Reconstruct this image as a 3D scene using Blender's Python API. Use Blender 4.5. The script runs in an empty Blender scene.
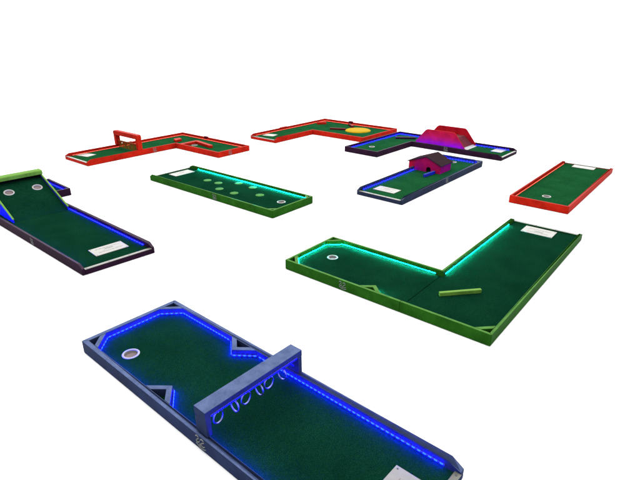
import bpy, bmesh, math, random
from mathutils import Vector, Matrix
random.seed(4)
C = bpy.context.scene.collection
R = math.radians
RT = 0.100      # rail top
TZ = 0.045      # turf surface
TH = 0.036      # rail board thickness

# ------------------------------------------------------------------ materials
def new_mat(name):
    m = bpy.data.materials.new(name); m.use_nodes = True
    nt = m.node_tree; nt.nodes.clear()
    out = nt.nodes.new('ShaderNodeOutputMaterial')
    return m, nt, out

def principled(nt, out, rough=.5, spec=.5):
    b = nt.nodes.new('ShaderNodeBsdfPrincipled')
    b.inputs['Roughness'].default_value = rough
    b.inputs['Specular IOR Level'].default_value = spec
    nt.links.new(b.outputs[0], out.inputs['Surface'])
    return b

def noise(nt, scale, detail=3, rough=.6, vec=None):
    n = nt.nodes.new('ShaderNodeTexNoise')
    n.inputs['Scale'].default_value = scale
    n.inputs['Detail'].default_value = detail
    n.inputs['Roughness'].default_value = rough
    if vec: nt.links.new(vec, n.inputs['Vector'])
    return n

def ramp(nt, fac, stops):
    r = nt.nodes.new('ShaderNodeValToRGB')
    e = r.color_ramp.elements
    while len(e) < len(stops): e.new(.5)
    for k, (p, c) in zip(e, stops):
        k.position = p; k.color = (*c, 1)
    nt.links.new(fac, r.inputs[0])
    return r

def scl(c, k): return tuple(x * k for x in c)
def mix3(a, b, t): return tuple(x * (1 - t) + y * t for x, y in zip(a, b))

def paint(name, col, rough=.4, wear=None, spec=.5, top_k=1.35, lit_add=.024, top=None):
    """brushed on board paint: uneven coat, roller bump, scuffs"""
    m, nt, out = new_mat(name)
    b = principled(nt, out, rough, spec); b.inputs['IOR'].default_value = 1.04
    tc = nt.nodes.new('ShaderNodeTexCoord').outputs['Object']
    n1 = noise(nt, 7, 5, .65, tc)
    r1 = ramp(nt, n1.outputs[0], [(.28, scl(col, .66)), (.52, col), (.74, scl(col, 1.28))])
    n2 = noise(nt, 38, 6, .75, tc)
    r2 = ramp(nt, n2.outputs[0], [(.64, (0, 0, 0)), (.72, (1, 1, 1))])
    mx = nt.nodes.new('ShaderNodeMix'); mx.data_type = 'RGBA'
    w = wear or mix3(scl(col, 1.5), (.05, .045, .04), .15)
    mul = nt.nodes.new('ShaderNodeMath'); mul.operation = 'MULTIPLY'; mul.inputs[1].default_value = .45
    nt.links.new(r2.outputs[0], mul.inputs[0])
    nt.links.new(mul.outputs[0], mx.inputs['Factor'])
    nt.links.new(r1.outputs[0], mx.inputs[6]); mx.inputs[7].default_value = (*w, 1)
    # light from above put into the colour of up-facing faces, in patches
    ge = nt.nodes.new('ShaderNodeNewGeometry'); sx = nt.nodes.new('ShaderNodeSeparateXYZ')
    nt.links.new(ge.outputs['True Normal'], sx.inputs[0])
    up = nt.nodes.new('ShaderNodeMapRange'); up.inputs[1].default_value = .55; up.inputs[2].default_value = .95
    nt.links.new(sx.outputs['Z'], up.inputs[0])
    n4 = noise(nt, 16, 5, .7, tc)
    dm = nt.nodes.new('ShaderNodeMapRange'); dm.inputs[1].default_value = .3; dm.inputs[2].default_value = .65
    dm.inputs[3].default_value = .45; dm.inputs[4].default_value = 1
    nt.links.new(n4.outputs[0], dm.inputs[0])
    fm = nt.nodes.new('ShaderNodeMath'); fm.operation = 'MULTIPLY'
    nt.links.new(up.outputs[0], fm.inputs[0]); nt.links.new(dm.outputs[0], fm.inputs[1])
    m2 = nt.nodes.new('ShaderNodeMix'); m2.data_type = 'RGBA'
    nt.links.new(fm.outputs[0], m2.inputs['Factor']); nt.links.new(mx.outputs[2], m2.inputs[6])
    m2.inputs[7].default_value = (*(top or tuple(x * top_k + lit_add for x in col)), 1)
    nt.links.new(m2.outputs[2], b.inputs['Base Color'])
    rr = nt.nodes.new('ShaderNodeMapRange')
    rr.inputs[3].default_value = rough - .1; rr.inputs[4].default_value = rough + .15
    nt.links.new(n1.outputs[0], rr.inputs[0]); nt.links.new(rr.outputs[0], b.inputs['Roughness'])
    bp = nt.nodes.new('ShaderNodeBump'); bp.inputs['Strength'].default_value = .05; bp.inputs['Distance'].default_value = .002
    n3 = noise(nt, 220, 2, .5, tc)
    nt.links.new(n3.outputs[0], bp.inputs['Height']); nt.links.new(bp.outputs[0], b.inputs['Normal'])
    return m

def turf_mat(name, col):
    m, nt, out = new_mat(name)
    b = principled(nt, out, .95, 0)
    tc = nt.nodes.new('ShaderNodeTexCoord').outputs['Object']
    big = noise(nt, 3.2, 4, .6, tc)
    mid = noise(nt, 45, 4, .7, tc)
    fine = noise(nt, 200, 4, .85, tc)
    rb = ramp(nt, big.outputs[0], [(.3, (.72, .78, .8)), (.7, (1.22, 1.14, 1.1))])
    rm = ramp(nt, mid.outputs[0], [(.3, (.75, .8, .8)), (.7, (1.2, 1.15, 1.15))])
    rf = ramp(nt, fine.outputs[0], [(.3, scl(col, .25)), (.52, col), (.70, mix3(scl(col, 2.7), (col[1] * 1.2, col[1] * 2.6, col[2] * 1.5), .5))])
    def mul(a, c):
        x = nt.nodes.new('ShaderNodeMix'); x.data_type = 'RGBA'; x.blend_type = 'MULTIPLY'
        x.inputs['Factor'].default_value = 1
        nt.links.new(a, x.inputs[6]); nt.links.new(c, x.inputs[7]); return x.outputs[2]
    nt.links.new(mul(mul(rf.outputs[0], rm.outputs[0]), rb.outputs[0]), b.inputs['Base Color'])
    bp = nt.nodes.new('ShaderNodeBump'); bp.inputs['Strength'].default_value = .9; bp.inputs['Distance'].default_value = .006
    nt.links.new(fine.outputs[0], bp.inputs['Height']); nt.links.new(bp.outputs[0], b.inputs['Normal'])
    return m

def plain(name, col, rough=.5, metal=0, spec=.5, var=.12, scale=25):
    m, nt, out = new_mat(name)
    b = principled(nt, out, rough, spec); b.inputs['Metallic'].default_value = metal
    tc = nt.nodes.new('ShaderNodeTexCoord').outputs['Object']
    n = noise(nt, scale, 4, .6, tc)
    r = ramp(nt, n.outputs[0], [(.3, scl(col, 1 - var)), (.7, scl(col, 1 + var))])
    nt.links.new(r.outputs[0], b.inputs['Base Color'])
    return m

def glow(name, col, strength):
    m, nt, out = new_mat(name)
    e = nt.nodes.new('ShaderNodeEmission')
    e.inputs[0].default_value = (*col, 1); e.inputs[1].default_value = strength
    nt.links.new(e.outputs[0], out.inputs['Surface'])
    return m

M = {}
M['red'] = paint('red_paint', (.25, .0085, .0036), .42, top_k=.8, lit_add=.022)
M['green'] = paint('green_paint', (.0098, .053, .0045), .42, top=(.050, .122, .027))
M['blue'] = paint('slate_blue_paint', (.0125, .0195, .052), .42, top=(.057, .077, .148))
M['navy'] = paint('navy_paint', (.011, .016, .034), .38)
M['purple'] = paint('dark_purple_paint', (.013, .0048, .013), .38)
M['lime'] = paint('lime_paint', (.066, .148, .022), .5, top=(.085, .165, .034))
M['house_red'] = paint('crimson_paint', (.24, .0050, .0085), .55, top_k=1, lit_add=.004)
M['wall_red'] = paint('raspberry_paint', (.20, .0035, .022), .55, top_k=1, lit_add=.004)
M['roof'] = paint('dark_shingle_paint', (.018, .0105, .0125), .8, top_k=1, lit_add=.0005, spec=.1)
M['turf'] = turf_mat('putting_turf', (.0010, .0182, .0088))
M['turf_light'] = turf_mat('putting_turf_pale', (.0034, .040, .0135))  # lighter green turf tone
M['base'] = plain('black_underboard', (.003, .003, .003), .8, spec=0)
M['white'] = plain('white_plastic', (.14, .136, .120), .4, spec=.2, var=.06)
M['cup'] = plain('cup_liner_plastic', (.19, .185, .18), .4, spec=.2, var=.05)
M['cup_in'] = plain('cup_floor_shaded', (.10, .075, .075), .6, spec=.1, var=.2)  # colour carries the shade inside the white cup
M['dot'] = paint('pale_green_paint', (.036, .112, .024), .5, top_k=1, lit_add=.003)
M['alu'] = plain('threshold_strip', (.066, .063, .053), .4, 0, .3, var=.15, scale=12)
M['steel'] = plain('steel', (.5, .5, .52), .22, 1)
M['ring'] = plain('chrome_ring', (.22, .22, .26), .28, 1)
M['dark'] = plain('dark_print', (.01, .01, .012), .5)
M['emblem'] = plain('emblem_grey_print', (.105, .112, .112), .5, spec=.1)
M['faint'] = plain('faint_pink_print', (.11, .075, .068), .5, spec=.1)
M['yellow'] = paint('yellow_paint', (.24, .150, .003), .5, top_k=1, lit_add=0)
M['tooth'] = paint('mustard_paint', (.115, .055, .004), .5)
M['orange'] = paint('orange_paint', (.14, .030, .005), .5)
M['darkred'] = paint('dark_red_paint', (.055, .004, .006), .45)
M['blue_lit'] = paint('blue_lit_paint', (.010, .016, .13), .4)  # blue LED light put into the colour of ramp sides and bar
M['tape'] = plain('led_tape_backing', (.05, .05, .06), .5)
LED = {
    'blue': (glow('blue_led', (.00005, .00030, 1.0), 1150), .033),
    'band': (glow('soft_blue_led', (.0, .0004, 1.0), 9), .012),
    'violet': (glow('strong_blue_led', (.00004, .00006, 1.0), 4200), .05),
    'teal': (glow('teal_led', (.0, .85, .88), 1250), .026),
    'red': (glow('red_led_added', (1.0, .085, .05), 4.5), .026),  # red glow added along the red rails, brightens their inner faces
    'far_blue': (glow('blue_led_bright', (.00012, .00022, 1.0), 900), .05),
}

# ------------------------------------------------------------------ mesh helpers
def link(name, bm, mats, parent=None, bevel=0, smooth=False):
    if bevel:
        bmesh.ops.remove_doubles(bm, verts=bm.verts, dist=1e-5)
        es = [e for e in bm.edges if len(e.link_faces) == 2 and e.calc_face_angle(0) > R(28)]
        bmesh.ops.bevel(bm, geom=es, offset=bevel, segments=2, profile=.6, affect='EDGES', clamp_overlap=True)
    bmesh.ops.recalc_face_normals(bm, faces=bm.faces)
    me = bpy.data.meshes.new(name); bm.to_mesh(me); bm.free()
    for m in (mats if isinstance(mats, (list, tuple)) else [mats]): me.materials.append(m)
    if smooth:
        for p in me.polygons: p.use_smooth = True
    o = bpy.data.objects.new(name, me); C.objects.link(o)
    if parent: o.parent = parent
    return o

def prism(bm, poly, z0, z1, mi=0):
    """z0/z1 may be numbers or per vertex lists"""
    n = len(poly)
    zb = z0 if isinstance(z0, (list, tuple)) else [z0] * n
    zt = z1 if isinstance(z1, (list, tuple)) else [z1] * n
    lo = [bm.verts.new((p[0], p[1], zb[i])) for i, p in enumerate(poly)]
    hi = [bm.verts.new((p[0], p[1], zt[i])) for i, p in enumerate(poly)]
    fs = [bm.faces.new(lo[::-1]), bm.faces.new(hi)]
    for i in range(n):
        j = (i + 1) % n
        fs.append(bm.faces.new((lo[i], lo[j], hi[j], hi[i])))
    for f in fs: f.material_index = mi
    return fs

def box(bm, a, b, mi=0):
    return prism(bm, [(a[0], a[1]), (b[0], a[1]), (b[0], b[1]), (a[0], b[1])], a[2], b[2], mi)

def extrude_profile(bm, pts, axis, v0, v1, mi=0):
    """pts in the plane normal to axis ('x': (y,z), 'y': (x,z))"""
    def P(p, v): return (v, p[0], p[1]) if axis == 'x' else (p[0], v, p[1])
    a = [bm.verts.new(P(p, v0)) for p in pts]; b = [bm.verts.new(P(p, v1)) for p in pts]
    fs = [bm.faces.new(a), bm.faces.new(b[::-1])]
    for i in range(len(pts)):
        j = (i + 1) % len(pts); fs.append(bm.faces.new((a[i], b[i], b[j], a[j])))
    for f in fs: f.material_index = mi
    return fs

def tube(bm, pts, r, seg=6, closed=False):
    pts = [Vector(p) for p in pts]; n = len(pts); rings = []
    for i, p in enumerate(pts):
        if closed: d = pts[(i + 1) % n] - pts[i - 1]
        else: d = pts[min(i + 1, n - 1)] - pts[max(i - 1, 0)]
        d.normalize()
        u = d.cross(Vector((0, 0, 1)))
        if u.length < 1e-3: u = d.cross(Vector((0, 1, 0)))
        u.normalize(); v = d.cross(u)
        rings.append([bm.verts.new(p + u * math.cos(2 * math.pi * k / seg) * r + v * math.sin(2 * math.pi * k / seg) * r) for k in range(seg)])
    for i in range(n if closed else n - 1):
        a, b = rings[i], rings[(i + 1) % n]
        for k in range(seg):
            l = (k + 1) % seg
            bm.faces.new((a[k], a[l], b[l], b[k]))
    if not closed:
        bm.faces.new(rings[0][::-1]); bm.faces.new(rings[-1])

def lathe(bm, prof, cx, cy, seg=32, mi=0):
    rings = []
    for r, z in prof:
        if r < 1e-6: rings.append([bm.verts.new((cx, cy, z))])
        else: rings.append([bm.verts.new((cx + r * math.cos(2 * math.pi * k / seg), cy + r * math.sin(2 * math.pi * k / seg), z)) for k in range(seg)])
    for a, b in zip(rings, rings[1:]):
        for k in range(seg):
            l = (k + 1) % seg
            if len(a) == 1 and len(b) == 1: continue
            if len(a) == 1: f = bm.faces.new((a[0], b[l], b[k]))
            elif len(b) == 1: f = bm.faces.new((a[k], a[l], b[0]))
            else: f = bm.faces.new((a[k], a[l], b[l], b[k]))
            f.material_index = mi

def area2(p): return sum(p[i][0] * p[(i + 1) % len(p)][1] - p[(i + 1) % len(p)][0] * p[i][1] for i in range(len(p)))

def inset(poly, d):
    """offset a CCW polygon inwards"""
    n = len(poly); out = []
    for i in range(n):
        p0, p1, p2 = Vector(poly[i - 1]), Vector(poly[i]), Vector(poly[(i + 1) % n])
        a = (p1 - p0).normalized(); b = (p2 - p1).normalized()
        na, nb = Vector((-a.y, a.x)), Vector((-b.y, b.x))
        m = na + nb; k = d / (1 + na.dot(nb))
        out.append(tuple(p1 + m * k))
    return out

def sheet(bm, poly, holes, z, mi=0, f=None):
    """flat polygon with round holes cut out"""
    edges = []
    def loop(pts):
        vs = [bm.verts.new((x, y, z if f is None else f(x, y))) for x, y in pts]
        for i in range(len(vs)): edges.append(bm.edges.new((vs[i], vs[(i + 1) % len(vs)])))
    loop(poly)
    for (x, y, r) in holes: loop([(x + r * math.cos(2 * math.pi * k / 28), y + r * math.sin(2 * math.pi * k / 28)) for k in range(28)])
    g = bmesh.ops.triangle_fill(bm, edges=edges, use_beauty=True, use_dissolve=False)
    for e in g['geom']:
        if isinstance(e, bmesh.types.BMFace): e.material_index = mi

# ------------------------------------------------------------------ things
def thing(name, label, cat, loc, rz, group=None):
    o = bpy.data.objects.new(name, None); C.objects.link(o)
    o.empty_display_size = .2
    o.location = loc; o.rotation_euler = (0, 0, rz)
    o['label'] = label; o['category'] = cat
    if group: o['group'] = group
    return o

GRP = 'mini golf courses laid out on the white floor'

def course(name, label, x, y, t, poly, tee, mat, joints=(), open_edges=(), turf='turf', cups=(), seams=None, cat='mini golf course', cup_r=.05):
    """poly: outline in the course's own frame, tee: index of the edge left open for the player, joints: edge index -> list of fractions"""
    root = thing(name, label, cat, (x, y, 0), t, GRP)
    if area2(poly) < 0:                       # make it CCW and keep track of the tee edge
        n = len(poly); poly = poly[::-1]
        if tee is not None: tee = (n - 2 - tee) % n
    n = len(poly)
    inn = inset(poly, TH)
    for i in range(n):
        if i == tee or i in open_edges: continue
        j = (i + 1) % n
        p, q, pi, qi = Vector(poly[i]), Vector(poly[j]), Vector(inn[i]), Vector(inn[j])
        d = (q - p).normalized(); nrm = Vector((-d.y, d.x))
        cuts = [(p, pi, False)]
        if tee is not None and (i - 1) % n == tee: cuts = [(p, p + nrm * TH, True)]
        mids = []
        for f in dict(joints).get(i, ()): m = p.lerp(q, f); mids.append(m)
        end = (q, qi, False)
        if tee is not None and j == tee: end = (q, q + nrm * TH, True)
        segs = []; cur = cuts[0]
        for m in mids:
            segs.append((cur, (m - d * .006, m - d * .006 + nrm * TH, False))); cur = (m + d * .006, m + d * .006 + nrm * TH, False)
        segs.append((cur, end))
        for a, b in segs:
            bm = bmesh.new()
            sl = .070
            o1, i1, o2, i2 = a[0] + d * .0006, a[1] + d * .0006, b[0] - d * .0006, b[1] - d * .0006
            outer = [o1]; inner = [i1]; zs = [.066 if a[2] else RT]
            if a[2]: outer.append(o1 + d * sl); inner.append(i1 + d * sl); zs.append(RT)
            if b[2]: outer.append(o2 - d * sl); inner.append(i2 - d * sl); zs.append(RT)
            outer.append(o2); inner.append(i2); zs.append(.066 if b[2] else RT)
            ring = [tuple(v) for v in outer] + [tuple(v) for v in inner[::-1]]
            prism(bm, ring, .003, zs + zs[::-1])
            link('side_rail', bm, mat, root, .005)
    # underboard and turf
    ins = inset(poly, .006)
    bm = bmesh.new(); prism(bm, ins, .006, .020)
    link('underboard', bm, M['base'], root)
    tp = inset(poly, TH + .001)
    if tee is not None:                        # the turf runs out to the tee edge
        k, l = tee, (tee + 1) % n
        p, q = Vector(poly[k]), Vector(poly[l]); d = (q - p).normalized(); nn = Vector((-d.y, d.x))
        tp[k] = tuple(p + d * (TH + .001) + nn * .03); tp[l] = tuple(q - d * (TH + .001) + nn * .03)
    for poly_t in (seams if seams else [tp]):
        bm = bmesh.new()
        hs = [(cx, cy, cup_r - .004) for (cx, cy) in cups if inside((cx, cy), poly_t)]
        sheet(bm, poly_t, hs, TZ)
        # the cut edge of the carpet and its backing
        link('turf', bm, M[turf], root)
    for (cx, cy) in cups: cup(root, cx, cy, cup_r)
    if tee is not None:
        p, q = Vector(poly[tee]), Vector(poly[(tee + 1) % n]); d = (q - p).normalized(); nn = Vector((-d.y, d.x))
        a, b = p + d * (TH + .001), q - d * (TH + .001)
        bm = bmesh.new()
        prism(bm, [tuple(a + nn * .001), tuple(b + nn * .001), tuple(b + nn * .029), tuple(a + nn * .029)], .003, .0525)
        link('tee_board', bm, mat, root, .003)
        bm = bmesh.new()
        a2, b2 = p + d * .004, q - d * .004
        prism(bm, [tuple(a + nn * -.003), tuple(b + nn * -.003), tuple(b + nn * .034), tuple(a + nn * .034)], .0535, .0585)
        th = link('threshold_strip', bm, M['alu'], root, .0015)
        for u in (.03, .35, .65, .97):
            c = a.lerp(b, u) + nn * .016
            bm = bmesh.new(); lathe(bm, [(.0062, .0586), (.0062, .0596), (.004, .0602), (0, .0602)], c.x, c.y, 12)
            link('screw', bm, M['dark'], th)
    root['_poly'] = 0
    del root['_poly']
    return root, poly, inn

def inside(p, poly):
    x, y = p; r = False
    for i in range(len(poly)):
        (x1, y1), (x2, y2) = poly[i], poly[(i + 1) % len(poly)]
        if (y1 > y) != (y2 > y) and x < (x2 - x1) * (y - y1) / (y2 - y1) + x1: r = not r
    return r

def cup(root, cx, cy, r=.05):
    bm = bmesh.new()
    lathe(bm, [(r - .010, TZ - .016), (r - .011, TZ - .001), (r - .0105, TZ + .003), (r - .005, TZ + .0048), (r + .001, TZ + .003), (r + .003, TZ + .0004)], cx, cy, 36)
    o = link('cup', bm, M['cup'], root, smooth=True)
    bm = bmesh.new(); lathe(bm, [(r - .0105, TZ - .0155), (.012, TZ - .0145), (0, TZ - .0145)], cx, cy, 36)
    link('cup_floor', bm, M['cup_in'], o)

def plate(root, c, ux, uy, w, l, z=TZ, marks=True, mark_side=1):
    """white tee plate, ux/uy unit axes in the course frame, w along ux, l along uy"""
    c = Vector(c); ux = Vector(ux).normalized(); uy = Vector(uy).normalized()
    P = lambda a, b: tuple(c + ux * a + uy * b)
    bm = bmesh.new()
    prism(bm, [P(-w / 2, -l / 2), P(w / 2, -l / 2), P(w / 2, l / 2), P(-w / 2, l / 2)], z + .0004, z + .0064)
    o = link('tee_plate', bm, M['white'], root, .001)
    for a in (-1, 1):
        for b in (-1, 1):
            p = P(a * (w / 2 - .017), b * (l / 2 - .017))
            bm = bmesh.new(); lathe(bm, [(.0055, z + .0065), (.005, z + .0078), (0, z + .008)], p[0], p[1], 12)
            link('screw', bm, M['dark'], o)
    if marks:
        bm = bmesh.new()
        rr = random.Random(3)
        def stroke(a0, b0, a1, b1, h, mi):
            d = Vector((a1 - a0, b1 - b0)); n = Vector((-d.y, d.x)).normalized() * h / 2
            prism(bm, [P(a0 - n.x, b0 - n.y), P(a1 - n.x, b1 - n.y), P(a1 + n.x, b1 + n.y), P(a0 + n.x, b0 + n.y)], z + .0066, z + .0070, mi)
        sg = mark_side
        for k in range(6):                       # dark squiggle near the middle
            b0 = -.045 + k * .016
            stroke(sg * .012 + rr.uniform(-.006, .006), b0, sg * .012 + rr.uniform(-.008, .008), b0 + .017, .006, 0)
        stroke(sg * .024, -.03, sg * .022, .05, .004, 0)
        for a0 in (-.045, -.03, .045, .056):     # faint lines of print
            b0 = -l * .34
            while b0 < l * .30:
                w_ = rr.uniform(.012, .035); stroke(a0, b0, a0, b0 + w_, .0035, 1); b0 += w_ + .008
        link('printed_marks', bm, [M['dark'], M['faint']], o)
    return o

def bumper_v(root, a, tip, b, mat, z1=RT, th=.034):
    """two boards meeting at a tip in front of a rail"""
    a, tip, b = Vector(a), Vector(tip), Vector(b)
    ctr = (a + b) / 2
    d1 = (tip - a).normalized(); d2 = (b - tip).normalized()
    n1 = Vector((-d1.y, d1.x)); n2 = Vector((-d2.y, d2.x))
    if n1.dot(ctr - tip) < 0: n1 = -n1
    if n2.dot(ctr - tip) < 0: n2 = -n2
    base = (b - a).normalized()
    k1 = th / abs(n1.dot(base)); k2 = th / abs(n2.dot(base))
    ti = tip + (n1 + n2) * (th / (1 + n1.dot(n2)))
    bm = bmesh.new()
    prism(bm, [tuple(a), tuple(tip), tuple(b), tuple(b - base * k2), tuple(ti), tuple(a + base * k1)], TZ - .004, z1 - .0008)
    o = link('bumper', bm, mat, root, .003)
    return o

def corner_block(root, corner, sx, sy, leg, mat, th=.032):
    """board set diagonally across an inner corner; sx, sy point into the course"""
    x, y = corner
    o = th * math.sqrt(2)
    bm = bmesh.new()
    e = .0012
    prism(bm, [(x + sx * leg, y + sy * e), (x + sx * e, y + sy * leg), (x + sx * e, y + sy * (leg - o)), (x + sx * (leg - o), y + sy * e)], TZ - .004, RT - .0008)
    return link('corner_block', bm, mat, root, .003)

def led(root, pts, kind, z=.054, inward=1, spacing=None, off=.0022, closed=False):
    """an LED tape along a polyline; 'inward' +1 = light leaves to the left of the travel direction"""
    mat, sp = LED[kind]
    tk = .0008 if kind == 'teal' else .0025
    hh = .0022 if kind == 'teal' else .0036
    if kind in ('teal', 'blue'): z += .006
    sp = spacing or sp
    bm = bmesh.new()
    for p, q in zip(pts, pts[1:]):
        p, q = Vector(p), Vector(q); L = (q - p).length
        if L < .01: continue
        d = (q - p) / L; nn = Vector((-d.y, d.x)) * inward
        a, b = p + nn * off, q + nn * off
        prism(bm, [tuple(a), tuple(b), tuple(b + nn * .0015), tuple(a + nn * .0015)], z - .005, z + .005, 0)
        n = max(1, int(round(L / sp)))
        for k in range(n):
            c = a.lerp(b, (k + .5) / n) + nn * .0017
            h = min(.0085, sp * .26)
            prism(bm, [tuple(c - d * h), tuple(c + d * h), tuple(c + d * h + nn * tk), tuple(c - d * h + nn * tk)], z - hh, z + hh, 1)
    return link('led_strip', bm, [M['tape'], mat], root)

def emblem(root, p, d, n, size=.075, z=.052):
    """the small outlined badge on a rail: two curled figures over an arc; p on the outer face, d along it, n outwards"""
    p, d, n = Vector(p), Vector(d).normalized(), Vector(n).normalized()
    def Q(u, v): return (p.x + d.x * u * size + n.x * .0012, p.y + d.y * u * size + n.y * .0012, z + v * size)
    bm = bmesh.new()
    curl = [(-.5, .35), (-.36, .47), (-.2, .4), (-.2, .25), (-.35, .15), (-.47, .0), (-.35, -.12), (-.18, -.05), (-.12, .1)]
    curl2 = [(.02, .3), (.16, .42), (.34, .36), (.36, .2), (.2, .1), (.06, -.02), (.12, -.17), (.3, -.2), (.44, -.08)]
    for c in (curl, curl2, [(-.48, -.22), (-.25, -.36), (.05, -.42), (.35, -.38), (.52, -.28)]):
        tube(bm, [Q(u, v) for u, v in c], size * .045, 5)
    tube(bm, [Q(-.05 + .07 * math.cos(a * .785), -.2 + .07 * math.sin(a * .785)) for a in range(8)], size * .042, 5, True)
    return link('emblem', bm, M['emblem'], root)

# ------------------------------------------------------------------ blue course in front (hanging rings)
W = .755; L = 2.490
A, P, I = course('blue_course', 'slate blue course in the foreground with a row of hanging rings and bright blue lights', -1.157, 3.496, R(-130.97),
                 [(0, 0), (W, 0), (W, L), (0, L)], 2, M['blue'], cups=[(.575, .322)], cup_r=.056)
i0, i1 = TH, W - TH
corner_block(A, (i1, TH), -1, 1, .125, M['blue'])
corner_block(A, (i0, TH), 1, 1, .125, M['blue'])
bumper_v(A, (i0 - .0 + .001, .745), (.140, .868), (i0 + .001, .995), M['blue'])
bumper_v(A, (i1 - .001, .755), (.612, .880), (i1 - .001, 1.01), M['blue'])
led(A, [(i0, 2.40), (i0, 1.02)], 'blue', inward=1)
led(A, [(i0, .975 + .03), (.143, .868)], 'blue', inward=1); led(A, [(.143, .868), (i0, .735)], 'blue', inward=1)
led(A, [(i0, .72), (i0, TH + .128), (i0 + .128, TH), (i1 - .128, TH), (i1, TH + .128), (i1, .735)], 'blue', inward=-1 if False else 1)
led(A, [(i1, .74), (.609, .880), (i1, 1.025)], 'blue', inward=1)
led(A, [(i1, 1.03), (i1, 2.40)], 'blue', inward=1)
plate(A, (.370, 2.318), (0, 1), (1, 0), .21, .36)
emblem(A, (W, 1.345), (0, 1), (1, 0), .08, .055)

# bridge with hanging rings, standing on the rails of the blue course
RB = thing('ring_bridge', 'slate blue bridge on posts with six hanging rings, spanning the blue course', 'ring gate', (-1.157, 3.496, 0), R(-130.97))
b0, b1, bz = 1.290, 1.385, RT + .166
for xa, xb in ((.002, .034), (W - .052, W - .018)):
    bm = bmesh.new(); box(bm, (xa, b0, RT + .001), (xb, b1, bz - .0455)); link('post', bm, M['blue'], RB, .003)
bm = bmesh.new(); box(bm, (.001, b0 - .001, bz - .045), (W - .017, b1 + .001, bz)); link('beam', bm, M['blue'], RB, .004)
led(RB, [(.05, b1 + .0005), (W - .05, b1 + .0005)], 'band', z=bz - .036, inward=1)  # glowing band stands for the blue light on the beam front
led(RB, [(W - .0525, b0 + .06), (W - .0525, b0 + .015)], 'band', z=RT + .05, inward=-1)
led(RB, [(.0345, b0 + .015), (.0345, b0 + .06)], 'band', z=RT + .05, inward=-1)
tw = [.1, 1.55, .05, 1.55, .0, 1.6]
for k, x in enumerate((.628, .512, .430, .328, .250, .140)):
    zc = RT + .046; r = .035; yc = 1.345
    bm = bmesh.new(); a = tw[k]
    tube(bm, [(x + r * math.sin(u) * math.cos(a), yc + r * math.sin(u) * math.sin(a), zc + r * 1.12 * math.cos(u)) for u in [2 * math.pi * q / 28 for q in range(28)]], .0048, 8, True)
    rg = link('ring', bm, M['ring'], RB, smooth=True)
    bm = bmesh.new()
    tube(bm, [(x, yc, bz - .030), (x, yc, zc + r * 1.12 + .004)], .0032, 8)
    tube(bm, [(x + .008 * math.cos(a + 1.5) * math.sin(u), yc + .008 * math.sin(a + 1.5) * math.sin(u), zc + r * 1.12 + .008 * math.cos(u)) for u in [2 * math.pi * q / 12 for q in range(12)]], .0022, 6, True)
    link('screw_eye', bm, M['steel'], rg, smooth=True)

# ------------------------------------------------------------------ green corner course
TH = .024
poly = [(-.085, 0), (2.43, 0), (2.43, -.747), (2.43, -1.982), (1.70, -1.982), (1.70, -.747), (-.085, -.747)]
e = TH + .001
seam = [[(-.055, -e), (2.43 - e, -e), (2.43 - e, -.747 + .003), (1.70 + .003, -.747 + .003), (1.70 + .003, -.747 + e), (-.055, -.747 + e)],
        [(2.43 - e, -.747 - .003), (2.43 - e, -1.982 + e), (1.70 + e, -1.982 + e), (1.70 + e, -.747 - .003)]]
seam = [s if area2(s) > 0 else s[::-1] for s in seam]
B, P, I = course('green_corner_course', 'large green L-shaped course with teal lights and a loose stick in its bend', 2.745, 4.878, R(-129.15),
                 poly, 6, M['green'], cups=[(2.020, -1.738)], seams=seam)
corner_block(B, (2.43 - TH, -1.982 + TH), -1, 1, .125, M['green'])
corner_block(B, (1.70 + TH, -1.982 + TH), 1, 1, .125, M['green'])
corner_block(B, (2.43 - TH, -TH), -1, -1, .115, M['green'])
bumper_v(B, (2.43 - TH - .001, -1.155), (2.318, -1.045), (2.43 - TH - .001, -.945), M['green'])
led(B, [(2.43 - TH - .03, -1.982 + TH + .128 - .03), (2.43 - TH - .128, -1.982 + TH), (1.70 + TH + .128, -1.982 + TH), (1.70 + TH, -1.982 + TH + .128), (1.70 + TH, -.79)], 'teal', inward=-1)
led(B, [(1.68, -.747 + TH), (.10, -.747 + TH)], 'teal', inward=-1)
led(B, [(2.315, -1.045), (2.43 - TH, -.932)], 'teal', inward=1)
plate(B, (.088, -.400), (1, 0), (0, 1), .20, .325)
emblem(B, (2.43, -1.31), (0, 1), (1, 0), .075, .052)
bm = bmesh.new()
p, q = Vector((2.058, -.590)), Vector((1.784, -.345)); d = (q - p).normalized(); nn = Vector((-d.y, d.x)) * .015
prism(bm, [tuple(p - nn), tuple(q - nn), tuple(q + nn), tuple(p + nn)], TZ + .0005, TZ + .034)
link('deflector_bar', bm, M['lime'], B, .004)

# ------------------------------------------------------------------ green course with dots
Wc, Lc = .736, 2.545
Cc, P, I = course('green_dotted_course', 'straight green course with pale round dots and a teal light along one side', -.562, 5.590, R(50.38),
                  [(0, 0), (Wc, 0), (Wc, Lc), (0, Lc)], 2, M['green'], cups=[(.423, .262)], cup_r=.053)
corner_block(Cc, (TH, TH), 1, 1, .085, M['green']); corner_block(Cc, (Wc - TH, TH), -1, 1, .085, M['green'])
for (x, y) in [(.632, 1.298), (.618, .995), (.282, 1.000), (.442, .673), (.445, 1.762), (.457, 1.533), (.282, 1.302)]:
    bm = bmesh.new(); lathe(bm, [(.057, TZ + .0004), (.057, TZ + .003), (.054, TZ + .0045), (.03, TZ + .005), (0, TZ + .005)], x, y, 28)
    link('dot', bm, M['dot'], Cc, smooth=True)
led(Cc, [(Wc - TH, TH + .09), (Wc - TH, Lc - .22)], 'teal', inward=1)
plate(Cc, (.445, 2.372), (0, 1), (1, 0), .18, .345)
emblem(Cc, (0, 1.06), (0, -1), (-1, 0), .075, .052)

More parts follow.
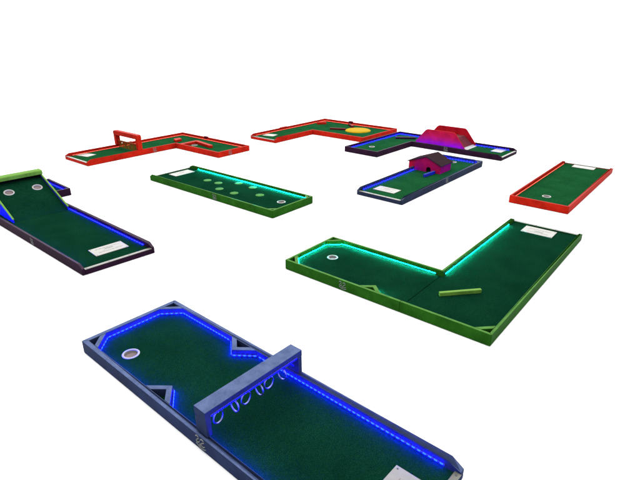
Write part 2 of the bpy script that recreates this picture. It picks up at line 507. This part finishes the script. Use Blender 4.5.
# ------------------------------------------------------------------ plain red course
Ld, Wd = 2.450, .727
D, P, I = course('red_straight_course', 'plain straight red course without lights or obstacles, standing alone', 3.010, 5.735, R(50.56),
                 [(0, 0), (Ld, 0), (Ld, Wd), (0, Wd)], 1, M['red'], turf='turf_light', cups=[(.427, .385)], cup_r=.053)
led(D, [(Ld - .10, Wd - TH), (.05, Wd - TH)], 'red', inward=1, z=.054)
led(D, [(.05, TH), (Ld - .10, TH)], 'red', inward=1, z=.054)
plate(D, (2.335, .392), (1, 0), (0, 1), .19, .32, marks=False)

# ------------------------------------------------------------------ red corner course with arch
TH = .028
We = .770
poly = [(0, 0), (We, 0), (We, 1.718), (1.987, 1.718), (1.987, 2.456), (0, 2.456)]
E, P, I = course('red_arch_course', 'red L-shaped course with an archway over its long arm', -4.387, 8.507, R(-39.23), poly, 0, M['red'],
                 turf='turf_light', cups=[(.985, 1.985)], cup_r=.055)
led(E, [(TH, .12), (TH, 2.456 - TH), (1.987 - TH, 2.456 - TH)], 'red', inward=-1, z=.054)
plate(E, (.175, .285), (.97, .25), (-.25, .97), .28, .19, marks=False)
# curb around the cup, open on one side
bm = bmesh.new()
prism(bm, [(.845, 1.756), (.925, 1.756), (.925, 2.075), (1.40, 1.995), (1.44, 2.02), (1.425, 2.065), (.905, 2.155), (.845, 2.13)], TZ + .0004, TZ + .05)
link('curb', bm, M['red'], E, .006)
bm = bmesh.new()
prism(bm, [(.36, 1.97), (.52, 1.90), (.50, 2.06), (.38, 2.10)], TZ + .0004, TZ + .045)
link('bumper', bm, M['red'], E, .006)
emblem(E, (We, 1.27), (0, 1), (1, 0), .075, .052); emblem(E, (1.987, 1.99), (0, 1), (1, 0), .075, .052)
for (x, y) in [(.77, 2.44), (.006, 1.18)]:
    bm = bmesh.new(); box(bm, (x - .05, y - .014, RT - .04), (x + .05, y + .022, RT + .012)) if y > 2 else box(bm, (x - .008, y - .09, RT - .03), (x + .03, y + .09, RT + .008))
    link('clamp', bm, M['darkred'] if y > 2 else M['red'], E, .004)

EA = thing('red_archway', 'red archway on two posts over the red L-shaped course, with a yellow comb below', 'arch', (-4.387, 8.507, 0), R(-39.23))
ay0, ay1 = .940, 1.025
az = RT + .262
bm = bmesh.new()
extrude_profile(bm, [(-.005, az - .080), (-.005, az - .03), (.004, az - .01), (.025, az), (.750, az), (.772, az - .01), (.782, az - .03), (.782, az - .080)], 'y', ay0, ay1)
link('beam', bm, M['red'], EA, .008)
for xa, xb in ((-.003, .072), (.706, .780)):
    bm = bmesh.new(); box(bm, (xa, ay0 + .002, RT + .001), (xb, ay1 - .002, az - .0805)); link('post', bm, M['red'], EA, .006)
bm = bmesh.new(); box(bm, (.075, .972, RT + .058), (.700, .990, RT + .088)); cb = link('comb_bar', bm, M['orange'], EA, .003)
for k in range(11):
    x = .105 + k * .056
    bm = bmesh.new(); prism(bm, [(x - .012, .975), (x + .012, .975), (x + .012, .987), (x - .012, .987)], RT - .045, RT + .0575)
    link('comb_tooth', bm, M['tooth'] if k % 2 else M['orange'], cb, .002)

# ------------------------------------------------------------------ red corner course at the back
poly = [(0, 0), (.703, 0), (.703, 1.135), (1.995, 1.135), (1.995, 2.41), (0, 2.41)]
F, P, I = course('red_disc_course', 'farthest red L-shaped course with a big yellow disc on its turf', -1.416, 10.234, R(-39.37), poly, 0, M['red'], turf='turf_light')
led(F, [(TH, .12), (TH, 2.41 - TH), (1.995 - TH, 2.41 - TH)], 'red', inward=-1, z=.054)
plate(F, (.215, .345), (.97, .25), (-.25, .97), .26, .20, marks=False)
bm = bmesh.new(); lathe(bm, [(.275, TZ + .0004), (.272, TZ + .010), (.255, TZ + .020), (.16, TZ + .026), (.06, TZ + .028), (0, TZ + .028)], 1.335, 1.89, 48)
link('yellow_disc', bm, M['yellow'], F, smooth=True)
def bar(root, p, q, h, w, mat, name='deflector_bar'):
    p, q = Vector(p), Vector(q); d = (q - p).normalized(); nn = Vector((-d.y, d.x)) * w / 2
    bm = bmesh.new(); prism(bm, [tuple(p - nn), tuple(q - nn), tuple(q + nn), tuple(p + nn)], TZ + .0005, TZ + h)
    return link(name, bm, mat, root, .003)
bar(F, (.77, 1.637), (1.09, 1.785), .035, .05, M['darkred'])
bar(F, (.80, 2.30), (1.05, 2.10), .04, .05, M['darkred'])
bar(F, (.16, 1.93), (.30, 2.09), .05, .07, M['red'])
bm = bmesh.new(); box(bm, (.73, 2.37, RT - .04), (.83, 2.416, RT + .02)); link('clamp', bm, M['darkred'], F, .004)
bm = bmesh.new(); box(bm, (-.004, .86, RT - .03), (.040, 1.06, RT + .008)); link('clamp', bm, M['red'], F, .004)

# ------------------------------------------------------------------ dark purple corner course with the hump bridge
poly = [(0, 0), (.715, 0), (.715, 1.156), (2.466, 1.156), (2.466, 1.868), (0, 1.868)]
G, P, I = course('purple_corner_course', 'dark purple L-shaped course with blue lights behind the house course', .447, 9.091, R(-40.49), poly, 3, M['purple'],
                 turf='turf_light', cups=[(.271, .483)])
plate(G, (2.200, 1.690), (1, 0), (0, 1), .19, .27, marks=False)
led(G, [(TH, .06), (TH, 1.868 - TH), (2.34, 1.868 - TH)], 'far_blue', inward=-1)
led(G, [(2.30, 1.156 + TH), (1.76, 1.156 + TH)], 'far_blue', inward=-1)
led(G, [(1.75, 1.156 + TH), (.74, 1.156 + TH)], 'violet', inward=-1, z=.084)
bar(G, (.20, 1.40), (.52, 1.63), .035, .06, M['purple'])
emblem(G, (1.43, 1.156), (1, 0), (0, -1), .08, .052)

HB = thing('hump_bridge', 'red humped bridge glowing magenta, set across the dark purple course', 'toy bridge', (.447, 9.091, 0), R(-40.49))
yf, yb = 1.262, 1.800
def side(x):                                   # the profile of one side wall
    return [(.72, TZ + .002), (.735, TZ + .05), (.93, RT + .225), (.97, RT + .245), (1.50, RT + .245), (1.54, RT + .222), (1.735, TZ + .045), (1.75, TZ + .002)]
bm = bmesh.new(); extrude_profile(bm, side(0), 'y', yf, yf + .022); link('side_wall', bm, M['house_red'], HB, .003)
bm = bmesh.new(); extrude_profile(bm, [(x - .03, z) for x, z in side(0)], 'y', yb - .022, yb); link('side_wall', bm, M['house_red'], HB, .003)
bm = bmesh.new()
extrude_profile(bm, [(.745, TZ + .002), (.95, RT + .115), (1.48, RT + .115), (1.685, TZ + .002), (1.655, TZ + .002), (1.46, RT + .10), (.97, RT + .10), (.775, TZ + .002)], 'y', yf + .0225, yb - .0225)
link('roadway', bm, M['darkred'], HB, .001)  # shade between the side walls put into the roadway colour
bm = bmesh.new()
extrude_profile(bm, [(1.672, TZ + .030), (1.745, TZ + .003), (1.745, TZ + .001), (1.672, TZ + .026)], 'y', yf + .03, yb - .03)
link('foot_flap', bm, M['white'], HB)

# ------------------------------------------------------------------ navy course with the house
Lh, Wh = 2.503, .712
H, P, I = course('navy_course', 'straight navy course with blue lights, carrying a toy house', 1.047, 6.075, R(50.31),
                 [(0, 0), (Lh, 0), (Lh, Wh), (0, Wh)], 3, M['navy'], turf='turf_light', cups=[(2.318, .423)])
plate(H, (.315, .432), (1, 0), (0, 1), .19, .335)
led(H, [(.10, Wh - TH), (Lh - TH, Wh - TH), (Lh - TH, TH), (1.35, TH)], 'far_blue', inward=-1)
emblem(H, (1.24, 0), (1, 0), (0, -1), .075, .052)
corner_block(H, (Lh - TH, TH), -1, 1, .1, M['navy'])
bar(H, (1.20, .350), (1.478, .328), .045, .034, M['blue_lit'])

HO = thing('toy_house', 'small crimson house with a dark gable roof and an arched doorway', 'toy house', (1.047, 6.075, 0), R(50.31))
x0, x1, y0, y1 = 1.49, 1.84, .240, .785
ez, rz = RT + .068, RT + .172
ym = .485
def gable(bm, xa, xb):
    """front wall with an arched doorway cut through"""
    dw = .040; dz = TZ + .082
    arch = [(ym - .045 + dw * math.cos(u), dz - dw + dw * math.sin(u)) for u in [math.pi * k / 10 for k in range(11)]]
    yd0, yd1 = ym - .045 - dw, ym - .045 + dw
    pts = [(y0, TZ + .001), (yd0, TZ + .001)] + arch[::-1] + [(yd1, TZ + .001), (y1, TZ + .001), (y1, ez), (ym, rz), (y0, ez)]
    extrude_profile(bm, pts, 'x', xa, xb)
bm = bmesh.new(); gable(bm, x0, x0 + .018); link('front_wall', bm, M['wall_red'], HO, 0)
bm = bmesh.new(); gable(bm, x1 - .018, x1); link('back_wall', bm, M['wall_red'], HO, 0)
for ya, yb_ in ((y0, y0 + .018), (y1 - .018, y1)):
    bm = bmesh.new(); box(bm, (x0 + .0185, ya, TZ + .001), (x1 - .0185, yb_, ez - .004)); link('side_wall', bm, M['wall_red'], HO)
bm = bmesh.new()
ov = .022; sl0 = (rz - ez) / (ym - y0); sl1 = (rz - ez) / (y1 - ym); t_ = .016
extrude_profile(bm, [(y0 - ov, ez - ov * sl0 + .002), (ym, rz + .002), (y1 + ov, ez - ov * sl1 + .002), (y1 + ov, ez - ov * sl1 + t_), (ym, rz + t_ + .004), (y0 - ov, ez - ov * sl0 + t_)], 'x', x0 - .02, x1 + .02)
rf = link('roof', bm, M['roof'], HO, .002)
bm = bmesh.new(); box(bm, (x0 + .10, y0 + .03, TZ + .001), (x0 + .104, y1 - .03, ez - .01)); link('inner_panel', bm, M['base'], HO)

# ------------------------------------------------------------------ ramp course on the left
poly = [(0, 0), (.72, -.030), (.681, 2.497), (-.081, 2.497)]
Iq, P, I = course('purple_ramp_course', 'dark purple course rising into a lime green ramp with two white target rings', -2.168, 4.098, R(48), poly, 0, M['purple'], open_edges=(2,))
plate(Iq, (.412, .312), (.05, 1), (1, -.03), .195, .335)
led(Iq, [(.72 - TH, .12), (.6815 - TH + .002, 2.47)], 'far_blue', inward=1)
led(Iq, [(-.0805 + TH, 2.47), (-.004 + TH, .12)], 'far_blue', inward=1)
emblem(Iq, (-.0345, 1.07), (.03, -1), (-1, -.03), .07, .052)
# ramp
f0, f1, g = 1.815, 2.50, .42
zr = lambda x, y: TZ + .0015 + g * (y - f0)
rx0, rx1 = .048, .648
tg = [(.205, 2.32), (.525, 2.31)]
bm = bmesh.new(); sheet(bm, [(rx0, f0), (rx1, f0), (rx1, f1), (rx0, f1)], [(a, b, .052) for a, b in tg], 0, f=zr)
link('ramp_turf', bm, M['turf'], Iq)
for a, b in tg:
    bm = bmesh.new()
    r = .056
    lathe(bm, [(r - .014, -.03), (r - .014, -.001), (r - .011, .004), (r, .004), (r + .003, .0006)], 0, 0, 32, 0)
    lathe(bm, [(r - .0145, -.012), (.01, -.011), (0, -.011)], 0, 0, 32, 1)
    mt = Matrix.Translation((a, b, zr(a, b))) @ Matrix.Rotation(math.atan(g), 4, 'X')
    bmesh.ops.transform(bm, matrix=mt, verts=bm.verts)
    link('target_ring', bm, [M['cup'], M['cup_in']], Iq, smooth=True)
for xa, xb in ((rx0 - .014, rx0 - .001), (rx1 + .001, rx1 + .014)):
    bm = bmesh.new()
    extrude_profile(bm, [(f0 - .012, TZ + .002), (f0 - .012, TZ + .034), (f1, zr(0, f1) + .032), (f1, TZ + .002)], 'x', xa, xb)
    rs = link('ramp_side', bm, M['blue_lit'], Iq, .001)
    bm = bmesh.new()
    extrude_profile(bm, [(f0 - .014, TZ + .035), (f0 - .014, TZ + .046), (f1, zr(0, f1) + .046), (f1, zr(0, f1) + .033)], 'x', xa - .003, xb + .003)
    link('cap', bm, M['lime'], rs, .002)
bm = bmesh.new()
box(bm, (rx0, f1 - .004, zr(0, f1) - .01), (rx1, f1 + .012, zr(0, f1) + .0375)); link('slot_shade', bm, M['base'], Iq)  # black board added for the shade in the slot under the beam
bm = bmesh.new()
extrude_profile(bm, [(f1 - .060, zr(0, f1) + .038), (f1 - .060, zr(0, f1) + .080), (f1 - .045, zr(0, f1) + .090), (f1 + .045, zr(0, f1) + .092), (f1 + .045, TZ), (f1 + .020, TZ), (f1 + .020, zr(0, f1) + .038)], 'x', rx0 - .018, rx1 + .018)
link('backboard', bm, M['lime'], Iq, .004)
# catch tray behind the ramp, wider than the lane
def rail(a, b, th, mat=M['purple'], z0=.003, z1=RT):
    a, b = Vector(a), Vector(b); d = (b - a).normalized(); nn = Vector((-d.y, d.x)) * th
    bm = bmesh.new(); prism(bm, [tuple(a), tuple(b), tuple(b + nn), tuple(a + nn)], z0, z1); link('tray_rail', bm, mat, Iq, .0035)
rail((.683, 2.50), (.985, 2.50), TH); rail((.985, 2.537), (.985, 3.20), TH); rail((.985, 3.2005), (-.36, 3.2005), TH)
rail((-.36, 3.20), (-.36, 2.537), TH); rail((-.36, 2.50), (-.083, 2.50), TH)
bm = bmesh.new(); box(bm, (-.32, 2.53, .006), (.95, 3.19, TZ)); link('tray_turf', bm, M['turf'], Iq)
led(Iq, [(.985 - TH, 2.545), (.985 - TH, 3.19)], 'far_blue', inward=1)

# ------------------------------------------------------------------ floor
m, nt, out = new_mat('white_floor'); b = principled(nt, out, 1, 0)
tc = nt.nodes.new('ShaderNodeTexCoord').outputs['Object']
r = ramp(nt, noise(nt, .8, 3, .5, tc).outputs[0], [(.3, (.70, .70, .70)), (.7, (.73, .73, .73))])
nt.links.new(r.outputs[0], b.inputs['Base Color'])
bm = bmesh.new(); bmesh.ops.create_circle(bm, cap_ends=True, radius=400, segments=96)
fl = link('floor', bm, m); fl['kind'] = 'structure'

# ------------------------------------------------------------------ light
w = bpy.data.worlds.new('World'); bpy.context.scene.world = w; w.use_nodes = True
bg = w.node_tree.nodes['Background']; bg.inputs[0].default_value = (1, 1, 1, 1); bg.inputs[1].default_value = 1.55
def area_light(name, loc, target, sx, sy, radiance):
    l = bpy.data.lights.new(name, 'AREA'); l.shape = 'RECTANGLE'; l.size = sx; l.size_y = sy
    l.energy = radiance * math.pi * sx * sy
    o = bpy.data.objects.new(name, l); C.objects.link(o); o.location = loc
    o.rotation_euler = (Vector(target) - Vector(loc)).to_track_quat('-Z', 'Y').to_euler()
    return o
area_light('added_overhead_light', (0, 7, 9), (0, 7, 0), 18, 18, 2.6)  # added unseen lamp, lights the tops and whitens the floor
area_light('added_rear_light', (0, 26, 11), (0, 5, 0), 36, 14, 5.0)  # added lamp behind the scene, out of view, pales the rail tops

# ------------------------------------------------------------------ camera
cam = bpy.data.cameras.new('camera'); co = bpy.data.objects.new('camera', cam); C.objects.link(co)
cam.sensor_fit = 'HORIZONTAL'; cam.sensor_width = 36; cam.lens = 502.029 / 640 * 36
cam.clip_start = .05; cam.clip_end = 2000
co.location = (0, 0, 2.1); co.rotation_euler = (R(90 - 23.0065), 0, 0)
sc = bpy.context.scene; sc.camera = co
sc.view_settings.view_transform = 'Standard'; sc.view_settings.look = 'None'
sc.view_settings.exposure = 0; sc.view_settings.gamma = 1
sc.render.engine = 'CYCLES'
sc.cycles.use_denoising = True
sc.cycles.max_bounces = 6
sc.cycles.sample_clamp_indirect = 8
